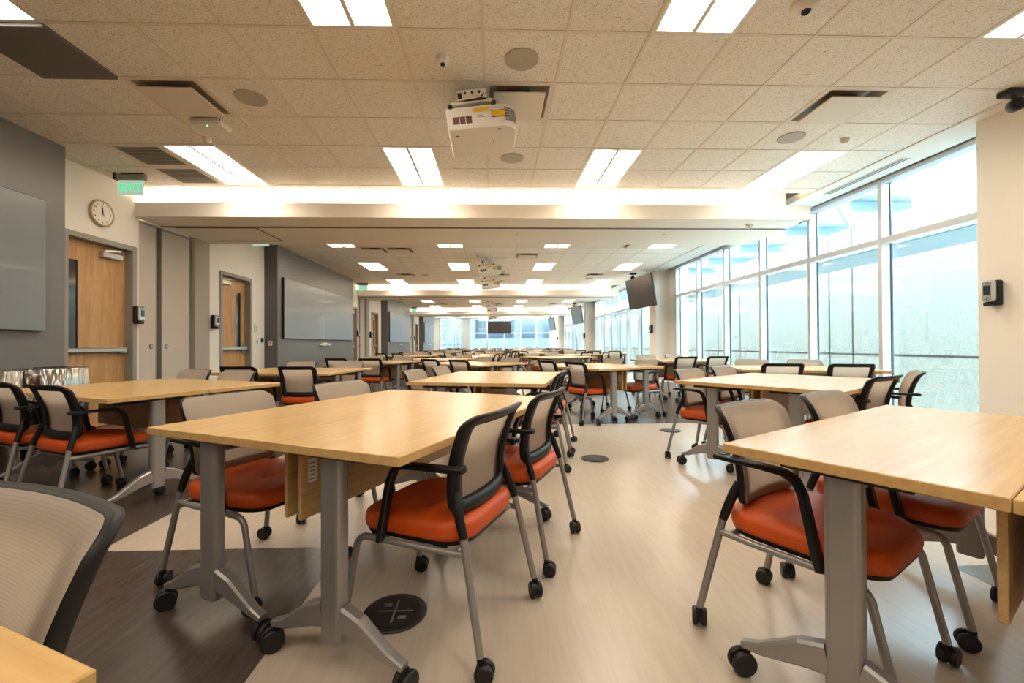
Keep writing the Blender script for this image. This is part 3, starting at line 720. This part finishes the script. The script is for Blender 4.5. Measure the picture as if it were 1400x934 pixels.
# televisions hung by the window pillars, conference cameras, far screen
def tv(y, label):
    root = empty('television', (4.42, y, 2.62), R(8))
    tl = Matrix.Rotation(R(-9), 4, 'Y')
    s = MB(); s.box(-.02, .04, -.82, .82, -.47, .47, 'dark', .008); s.xf(tl); s.build('housing', root)
    s = MB(); s.box(-.0225, -.0195, -.805, .805, -.45, .455, 'screen'); s.xf(tl); s.build('screen', root)
    s = MB(); s.box(.03, .1, -.3, .3, -.2, .2, 'dark', .01); s.tube([(.16, .0, .0), (.16, 0, CEIL - 2.62)], .03, 'white'); s.build('mount', root)
    tag(root, label, 'television', 'pillar televisions')
for k, t_ in enumerate(('nearest large television tilted down by the window pillar', 'second television by the window pillars', 'farthest television by the window pillars')): tv(12.85 + k * M, t_)
for k in range(4):
    y = (3.62 if k else 3.70) + k * M; s = MB(); s.box(-.1, .1, -.06, .06, -.05, 0, 'dark', .01); s.tube([(0, 0, -.04), (0, 0, -.1)], .02, 'dark'); s.cyl((-.03, -.04, -.15), (-.5, -.8, -.2), .055, .11, 'black', 16, bev=.01)
    o = s.build('conference_camera', loc=(4.45 if k else 4.68, y, CEIL)); tag(o, 'black camera on the ceiling %s' % ['at the upper right corner', 'by the nearest television', 'by the second television', 'by the farthest television'][k], 'camera', 'ceiling conference cameras')
    s = MB(); s.cyl((-.06, -.088, -.162), (-.5, -.8, -.2), .03, .01, 'lensd', 14); s.build('lens', o)
s = MB(); s.box(-.92, .92, -.03, .05, -.5, .5, 'dark', .01); o = s.build('television', loc=(.44, 34.6, 2.44)); tag(o, 'dark television hanging before the far window wall', 'television')
s = MB(); s.box(-.9, .9, -.032, -.029, -.48, .48, 'screen'); s.build('screen', o)
s = MB(); s.tube([(0, .06, 0), (0, .06, CEIL - 2.44)], .03, 'white'); s.build('ceiling_pole', o)
s = MB(); s.box(-.05, .05, -.04, .0, -.03, .0, 'white'); s.cyl((0, -.03, -.045), (0, 1, 0), .02, .05, 'white', 10); tag(s.build('motion_sensor', loc=(4.0, 6.6, ZB)), 'small white motion sensor under the nearest beam, right end', 'sensor')
for k in range(3):
    for x in (0.1, 2.6):
        s = MB(); s.cyl((0, 0, -.01), (0, 0, 1), .03, .02, 'white', 12, r2=.035); tag(s.build('sprinkler', loc=(x + .3, 7.2 + k * M, ZB)), 'white sprinkler under the %s beam, %s' % (['nearest', 'second', 'farthest'][k], 'near the centre' if x < 1 else 'toward the windows'), 'sprinkler', 'beam sprinklers')

# ------------------------------------------------------------------ bins by the left wall
for i, (x, y, t_) in enumerate(((-4.40, 4.42, 'right-hand shiny fluted steel bin beside the nearest door'), (-4.42, 3.80, 'left-hand shiny fluted steel bin at the left edge'))):
    root = empty('trash_bin', (x, y, 0)); n = 80; rings = []
    for z, q in ((0, .27), (.01, .275), (.84, .275), (.85, .27)): rings.append([((q + .007 * math.cos(j / n * 2 * math.pi * 13)) * math.cos(j / n * 2 * math.pi), (q + .007 * math.cos(j / n * 2 * math.pi * 13)) * math.sin(j / n * 2 * math.pi), z) for j in range(n)])
    s = MB(); s.loft(rings, 'chrome', True); s.build('drum', root)
    s = MB(); s.cyl((0, 0, .853), (0, 0, 1), .255, .01, 'chrome', 40); s.cyl((0, 0, .86), (0, 0, 1), .12, .006, 'black', 30); s.build('lid', root)
    tag(root, t_, 'trash bin', 'steel bins')
# floor boxes
FB = [(-.395, 1.72, 'large black round floor box under the nearest middle table'), (.93, 3.96, 'black round floor box in the open light aisle'), (-1.98, 3.62, 'black round floor box under the left tables'), (2.15, 5.2, 'black round floor box by the window-side tables'), (-.2, 8.3, 'black round floor box in the second room section')]
for x, y, t_ in FB:
    s = MB(); s.cyl((0, 0, .004), (0, 0, 1), .125, .008, 'cable', 40, bev=.003); o = s.build('floor_box', loc=(x, y, .0007)); tag(o, t_, 'floor box', 'round floor boxes')
    s = MB(); s.cyl((0, 0, .0085), (0, 0, 1), .1, .002, 'rubber', 32)
    for a in (0, 90): s.box(*(( -.07, .07, -.004, .004) if a == 0 else (-.004, .004, -.07, .07)), .009, .011, 'greyd')
    s.box(-.05, -.02, .03, .05, .009, .0105, 'greyd'); s.box(.02, .05, -.05, -.03, .009, .0105, 'greyd'); s.build('lid', o)

# ------------------------------------------------------------------ chair
def rrect(w_, h_, r_, n=5, m=1):
    pts = []
    for cx_, cy_, a0 in ((w_ / 2 - r_, h_ / 2 - r_, 0), (-w_ / 2 + r_, h_ / 2 - r_, 90), (-w_ / 2 + r_, -h_ / 2 + r_, 180), (w_ / 2 - r_, -h_ / 2 + r_, 270)):
        for i in range(n + 1):
            a = R(a0 + 90 * i / n); pts.append((cx_ + r_ * math.cos(a), cy_ + r_ * math.sin(a)))
    if m > 1:
        out = []
        for i, p in enumerate(pts):
            q = pts[(i + 1) % len(pts)]; out.append(p)
            if (i + 1) % (n + 1) == 0: out += [(p[0] + (q[0] - p[0]) * j / m, p[1] + (q[1] - p[1]) * j / m) for j in range(1, m)]
        return out
    return pts
BZ0, BZ1 = .475, .825
def bp(s_, z, d=0):                  # point of the back shell: s across, z height, d towards the sitter
    t_ = (z - BZ0) / (BZ1 - BZ0)
    x = -.175 + .025 * math.sin(math.pi * min(max(t_, 0), 1) * .8) - .085 * max(t_, 0) ** 1.6
    if t_ > .9: x -= (t_ - .9) * .16
    x += .55 * s_ * s_               # curves round the sitter
    return Vector((x + d, s_ * (1 - .10 * (1 - t_)), z))
def caster(x, y, ang, r_=.031):
    m_ = MB(); a = R(ang); ax = Vector((math.cos(a), math.sin(a), 0)); fwd = Vector((-ax.y, ax.x, 0))
    c = Vector((x, y, r_)) + fwd * .012
    for s_ in (-1, 1): m_.cyl(c + ax * s_ * .0155, ax, r_, .019, 'rubber', 18, bev=.004)
    m_.cyl(c, ax, r_ * .8, .016, 'black', 14); m_.cyl((x, y, r_ * 1.75), (0, 0, 1), .013, r_ * .9, 'black', 10)
    return m_
def chair_parts():
    P = []
    # seat cushion
    s = MB(); rings = []
    def seat_ring(sx, z, off=0, dome=0):
        out = []
        for (x, y) in rrect(.47, .475, .11, 6):
            q = x / .235
            out.append((x * sx + .02 + off, y * sx * (1 - .05 * max(q, 0) ** 2), z - .022 * max(q - .2, 0) ** 2 + (.008 * (1 - q) * .3 if z > .42 else 0)))
        return out
    for sx, z in ((.93, .395), (.985, .402), (1, .418), (1.0, .438), (.98, .452), (.93, .462), (.8, .468), (.5, .466), (.2, .463)): rings.append(seat_ring(sx, z))
    s.loft(rings, 'orange'); P.append(('seat', s, 0))
    s = MB(); s.loft([seat_ring(.9, .378), seat_ring(.955, .384), seat_ring(.955, .4)], 'black'); P.append(('seat_pan', s, 0))
    # back frame ring
    H = BZ1 - BZ0; zc = (BZ0 + BZ1) / 2; s = MB(); n = 6
    outer = rrect(.46, H, .05, n, 8) 
    inner = []
    for (a, b_) in rrect(.36, H - .09, .018, n, 8): inner.append((a, b_ + .004))
    def ring(pts, d, k=1): return [bp(a * k, zc + b_ * k, d) for a, b_ in pts]
    mid_o = ring(outer, .0)
    loops = [ring(outer, .006, .985), ring(outer, -.002), ring(outer, -.016), ring(outer, -.023, .97), ring([(a * .5 + c * .5, b_ * .5 + d_ * .5) for (a, b_), (c, d_) in zip(outer, inner)], -.026), ring(inner, -.021, 1.02), ring(inner, -.010), ring(inner, .0)]
    N = len(outer); vs = [p for L_ in loops for p in L_]; fs = []
    for i in range(len(loops)):
        for j in range(N):
            a = i * N + j; b_ = i * N + (j + 1) % N; i2 = (i + 1) % len(loops); fs.append((a, b_, i2 * N + (j + 1) % N, i2 * N + j))
    s.add(vs, fs, 'black', True)
    for sg in (-1, 1):
        s.tube([bp(sg * .213, .56, -.02), Vector((-.176, sg * .208, .52)), Vector((-.192, sg * .2165, .47)), Vector((-.2085, sg * .2225, .42))], [.012, .0165, .0165, .0148], 'black')
    P.append(('back_frame', s, 0))
    # mesh panel: whole front of the back
    s = MB(); rings = []
    for k in (.99, .965, .9, .75, .6, .45, .3, .15, .04):
        rings.append([bp(a * k, zc + b_ * k, .006 + (.004 if k < .97 else 0)) for a, b_ in outer])
    s.loft(rings, 'mesh', True, False, True)
    P.append(('back_mesh', s, 0))
    # armrests
    for sg in (-1, 1):
        s = MB(); y = sg * .252
        s.bar([(.11, y, .372), (.10, y, .42), (.065, y, .59), (.045, y, .63), (.01, y, .647), (-.06, y, .651), (-.18, sg * .247, .651), (-.222, sg * .243, .651)], [.03, .036, .036, .038, .042, .044, .04, .034], [.02, .024, .022, .02, .018, .017, .017, .016], (0, 1, 0), 'black')
        s.box(-.215, -.185, min(sg * .21, sg * .25), max(sg * .21, sg * .25), .64, .662, 'black', .004)
        P.append(('armrest', s, 0))
    # legs
    s = MB(); 
    for sg in (-1, 1): s.tube([(-.219, sg * .227, .372), (-.1, sg * .235, .372), (.14, sg * .236, .372)], .0115, 'steel')
    s.tube([(-.18, -.237, .372), (-.18, .237, .372)], .011, 'steel', 8); s.tube([(.12, -.236, .372), (.12, .236, .372)], .011, 'steel', 8)
    P.append(('seat_frame', s, 0))
    for sg in (-1, 1):
        s = MB(); s.tube([(-.2065, sg * .2218, .43), (-.283, sg * .253, .075)], .0135, 'steel')
        P.append(('leg', s, caster(-.285, sg * .2535, 70 + sg * 35)))
        s = MB(); path = [(.14, sg * .236, .372)]
        for i in range(1, 6):
            a = R(90 * i / 5); path.append((.175 + .055 * math.sin(a), sg * .236, .317 + .055 * math.cos(a)))
        path.append((.285, sg * .236, .07)); s.tube(path, .0125, 'steel')
        P.append(('leg', s, caster(.285, sg * .236, 55 - sg * 60)))
    return P
def make_chair(detail):
    P = chair_parts()
    if not detail:
        root = empty('office_chair'); G = {'seat': MB(), 'backrest': MB(), 'base': MB()}
        for nm, m_, ex_ in P:
            a = G['seat' if nm.startswith('seat') and nm != 'seat_frame' else 'backrest' if nm.startswith('back') else 'base']; a.merge(m_)
            if ex_: a.merge(ex_)
        for nm in G: kid(root, G[nm].build(nm, root))
        return root
    root = empty('office_chair')
    for nm, m_, ex_ in P:
        o = kid(root, m_.build(nm, root))
        if ex_: kid(o, ex_.build('caster', o))
    return root
# ------------------------------------------------------------------ table (1.524 x .61)
TL, TW, TH = 1.524, .6095, .74
def table_parts(side):               # side: +1 / -1 = where the partner table stands (local y)
    P = []
    s = MB(); x, y = TL / 2, TW / 2 - .0008
    s.box(-x, x, -y, y, TH - .03, TH, 'table', .0025); P.append(('tabletop', s, None))
    s = MB()
    for sx in (-1, 1):
        s.box(sx * .68 - .05, sx * .68 + .05, -.15, .15, TH - .045, TH - .03, 'black', .004); s.box(sx * .62 - .02, sx * .62 + .02, -.2, .2, TH - .06, TH - .03, 'black', .004)
    s.box(-.66, .66, -.025, .025, TH - .085, TH - .045, 'steel', .006); P.append(('support_rail', s, None))
    s = MB(); yy = side * (TW / 2 - .035); s.box(-.60, .60, yy - .009, yy + .009, TH - .33, TH - .035, 'panel', .001)
    lbs = []
    for e in (-1, 1):
        lb = MB(); y0, y1 = (yy - .0096, yy - .0088) if side > 0 else (yy + .0088, yy + .0096); y2, y3 = (yy - .0099, yy - .0095) if side > 0 else (yy + .0095, yy + .0099)
        lb.box(e * .55 - .02, e * .55 + .02, y0, y1, TH - .2, TH - .11, 'paper')
        for q in range(5): lb.box(e * .55 - .013, e * .55 + .013 - .004 * (q % 2), y2, y3, TH - .19 + q * .015, TH - .184 + q * .015, 'greytxt')
        lbs.append(('label', lb))
    P.append(('modesty_panel', s, lbs))
    for sx in (-1, 1):
        s = MB(); px = sx * .70
        rings = [[(px + a, b_, z) for a, b_ in rrect(.052 * q, .088 * q, .018, 3)] for z, q in ((.105, .92), (.115, 1), (TH - .05, 1), (TH - .042, .97))]
        s.loft(rings, 'steel', False)
        casters = []
        for sy in (-1, 1):
            s.bar([(px, sy * .035, .185), (px, sy * .1, .168), (px, sy * .22, .108), (px, sy * .275, .093)], [.046, .044, .036, .034], [.085, .075, .036, .022], (1, 0, 0), 'steel')
            casters.append(('caster', caster(px, sy * .268, 20 + 75 * sy + 40 * sx, .038)))
        P.append(('leg', s, casters))
    return P
def make_table(side, detail):
    P = table_parts(side)
    if not detail:
        root = empty('training_table'); G = {'tabletop': MB(), 'modesty_panel': MB(), 'base': MB()}
        for nm, m_, ex_ in P:
            a = G.get(nm, G['base']); a.merge(m_)
            if nm != 'modesty_panel':
                for q in ex_ or (): a.merge(q[1])
        for nm in G: kid(root, G[nm].build(nm, root))
        return root
    root = empty('training_table')
    for nm, m_, ex_ in P:
        o = kid(root, m_.build(nm, root))
        for q in ex_ or (): kid(o, q[1].build(q[0], o))
    return root
# ------------------------------------------------------------------ layout of the seating
# name, x, y, direction of the long axis, chairs as (side, position along table, turn, outward shift)
STD = [(1, -.31, 0, 0), (1, .37, 0, 0), (-1, -.34, 0, 0), (-1, .36, 0, 0)]
CL = {
 'H': (-1.337, .186, 156.7, [(1, -.37, 0, 0)], 'table pair at the bottom left corner'),
 'A': (-.504, 2.188, 65.1, [(1, -.302, 0, 0), (1, .372, 0, 0), (-1, -.36, 0, .02), (-1, .36, 0, .0)], 'big middle tables in front'),
 'C': (.006, 4.372, 76.4, [(1, -.4, 0, 0), (1, .24, 0, 0), (-1, -.4, 0, 0), (-1, .30, 0, 0)], 'second middle tables'),
 'E': (2.564, 3.691, 35.8, [(-1, -.38, 0, 0), (-1, .28, 0, 0), (1, -.14, -9, .0), (1, .56, 16, .04)], 'white-sheened window tables'),
 'B': (-2.808, 3.573, 155.8, [(-1, -.30, 0, 0), (-1, .36, 0, 0), (1, -.1, 0, 0), (1, .52, 0, 0)], 'left tables by the bins'),
 'I': (1.703, 1.247, 31.7, [(-1, -.355, 0, .03), (-1, .28, 0, 0)], 'big right-hand front tables'),
 'F': (3.96, 5.53, 162, [(-1, -.34, 0, 0), (-1, .36, 0, 0), (1, -.34, 0, 0), (1, .36, 0, 0)], 'tables against the windows'),
 'G': (-2.59, 5.755, 172, [(-1, -.42, 0, 0), (-1, .30, 0, 0), (1, -.36, 0, 0), (1, .36, 0, 0)], 'tables before the folding partition'),
 'D': (1.535, 6.469, 118, [(-1, -.38, 0, 0), (-1, .3, 0, 0), (1, -.38, 0, 0), (1, .32, 0, 0)], 'tables across the aisle under the beam'),
 'J': (-.37, 7.69, 139, STD, 'middle tables past the beam'),
 'K': (-2.42, 8.68, 165, STD, 'left tables past the beam'),
 'W': (3.77, 8.65, 11, STD, 'window tables past the beam'),
}
ORD = {'H': 'first', 'A': 'second', 'C': 'third', 'J': 'last', 'K': 'first', 'B': 'second', 'G': 'third', 'I': 'first', 'D': 'second', 'W': 'first', 'E': 'second', 'F': 'third'}
COLN = {'H': 'middle', 'A': 'middle', 'C': 'middle', 'J': 'middle', 'K': 'left', 'B': 'left', 'G': 'left', 'I': 'right-centre', 'D': 'right-centre', 'W': 'window-side', 'E': 'window-side', 'F': 'window-side'}
PROTO = {}
def get(kind, detail, side=0):
    key = (kind, detail, side)
    if key not in PROTO:
        PROTO[key] = make_chair(detail) if kind == 'chair' else make_table(side, detail); return PROTO[key]
    return copy_tree(PROTO[key])
def view_words(x, y, cx_, cy_):
    # which side of a centre a point lies on, as seen from the camera
    d = Vector((cx_, cy_)).normalized(); r_ = Vector((d.y, -d.x)); v_ = Vector((x - cx_, y - cy_))
    a, b_ = v_.dot(r_), v_.dot(d)
    return a, b_
def place_cluster(key, k):
    x, y, deg, chairs, words = CL[key]
    y += k * M
    if k > 0 or key in 'JKW':
        kk = k if key not in 'JKW' else k + 1
        rng = random.Random(hash((ord(key), k)) & 0xffff)
        if k > 0: x += rng.uniform(-.12, .12); y += rng.uniform(-.15, .15); deg += rng.uniform(-7, 7)
        if k > 0: words = '%s tables, %s row, %s' % (COLN[key], ORD[key], SEC[min(kk, 3)].replace('room ', ''))
    if y > 34.6: return
    far = y > 17.0
    a = R(deg); u = Vector((math.cos(a), math.sin(a))); v_ = Vector((math.sin(a), -math.cos(a)))
    c = Vector((x, y)); pos = []
    for s_ in (-1, 1):
        p = c + v_ * s_ * .305; pos.append((s_, p))
    al = [view_words(p.x, p.y, x, y) for _, p in pos]
    lat = abs(al[0][0] - al[1][0]) > abs(al[0][1] - al[1][1])
    for i, (s_, p) in enumerate(pos):
        # local y axis = left of the long axis = -v; partner lies toward the centre
        o = get('table', not far, 1 if s_ > 0 else -1)
        o.location = (p.x, p.y, 0); o.rotation_euler = (0, 0, a)
        if lat: w_ = 'left-hand' if al[i][0] < al[1 - i][0] else 'right-hand'
        else: w_ = 'nearer' if al[i][1] < al[1 - i][1] else 'farther'
        tag(o, 'maple training table, %s one of the %s' % (w_, words), 'table', 'maple training tables')
    pl = []
    for (s_, uu, turn, out) in chairs:
        p = c + u * uu + v_ * s_ * (.478 + out); pl.append((s_, p, turn))
    for i, (s_, p, turn) in enumerate(pl):
        rng = random.Random(hash((ord(key), k, i)) & 0xffff); jt = rng.uniform(-3, 3) if k or key in 'JKWFGD' else 0
        face = math.atan2(-v_.y * s_, -v_.x * s_) + R(turn + jt)
        o = get('chair', not far)
        if key == 'H' and k == 0:            # this one has no armrests
            for ch in list(KIDS.get(o.name, ())):
                if ch.name.startswith('armrest'): KIDS[o.name].remove(ch); bpy.data.objects.remove(ch)
        o.location = (p.x, p.y, 0); o.rotation_euler = (0, 0, face)
        sm = c + v_ * s_ * .6; A_, B_ = view_words(sm.x, sm.y, x, y)
        side = ('left' if A_ < 0 else 'right') if abs(A_) > abs(B_) else ('near' if B_ < 0 else 'far')
        mates = [j for j, q in enumerate(pl) if q[0] == s_ and j != i]
        wh = ''
        if mates:
            q = pl[mates[0]][1]; a1 = view_words(p.x, p.y, x, y); a2 = view_words(q.x, q.y, x, y)
            if abs(a1[0] - a2[0]) > abs(a1[1] - a2[1]): wh = ', left seat' if a1[0] < a2[0] else ', right seat'
            else: wh = ', nearer seat' if a1[1] < a2[1] else ', farther seat'
        tag(o, 'orange-seated mesh chair, %s side of %s%s' % (side, words, wh), 'chair', 'orange-seated mesh chairs')
for key in list(CL)[1:] + ['H']:
    for k in range(0, 4): place_cluster(key, k)
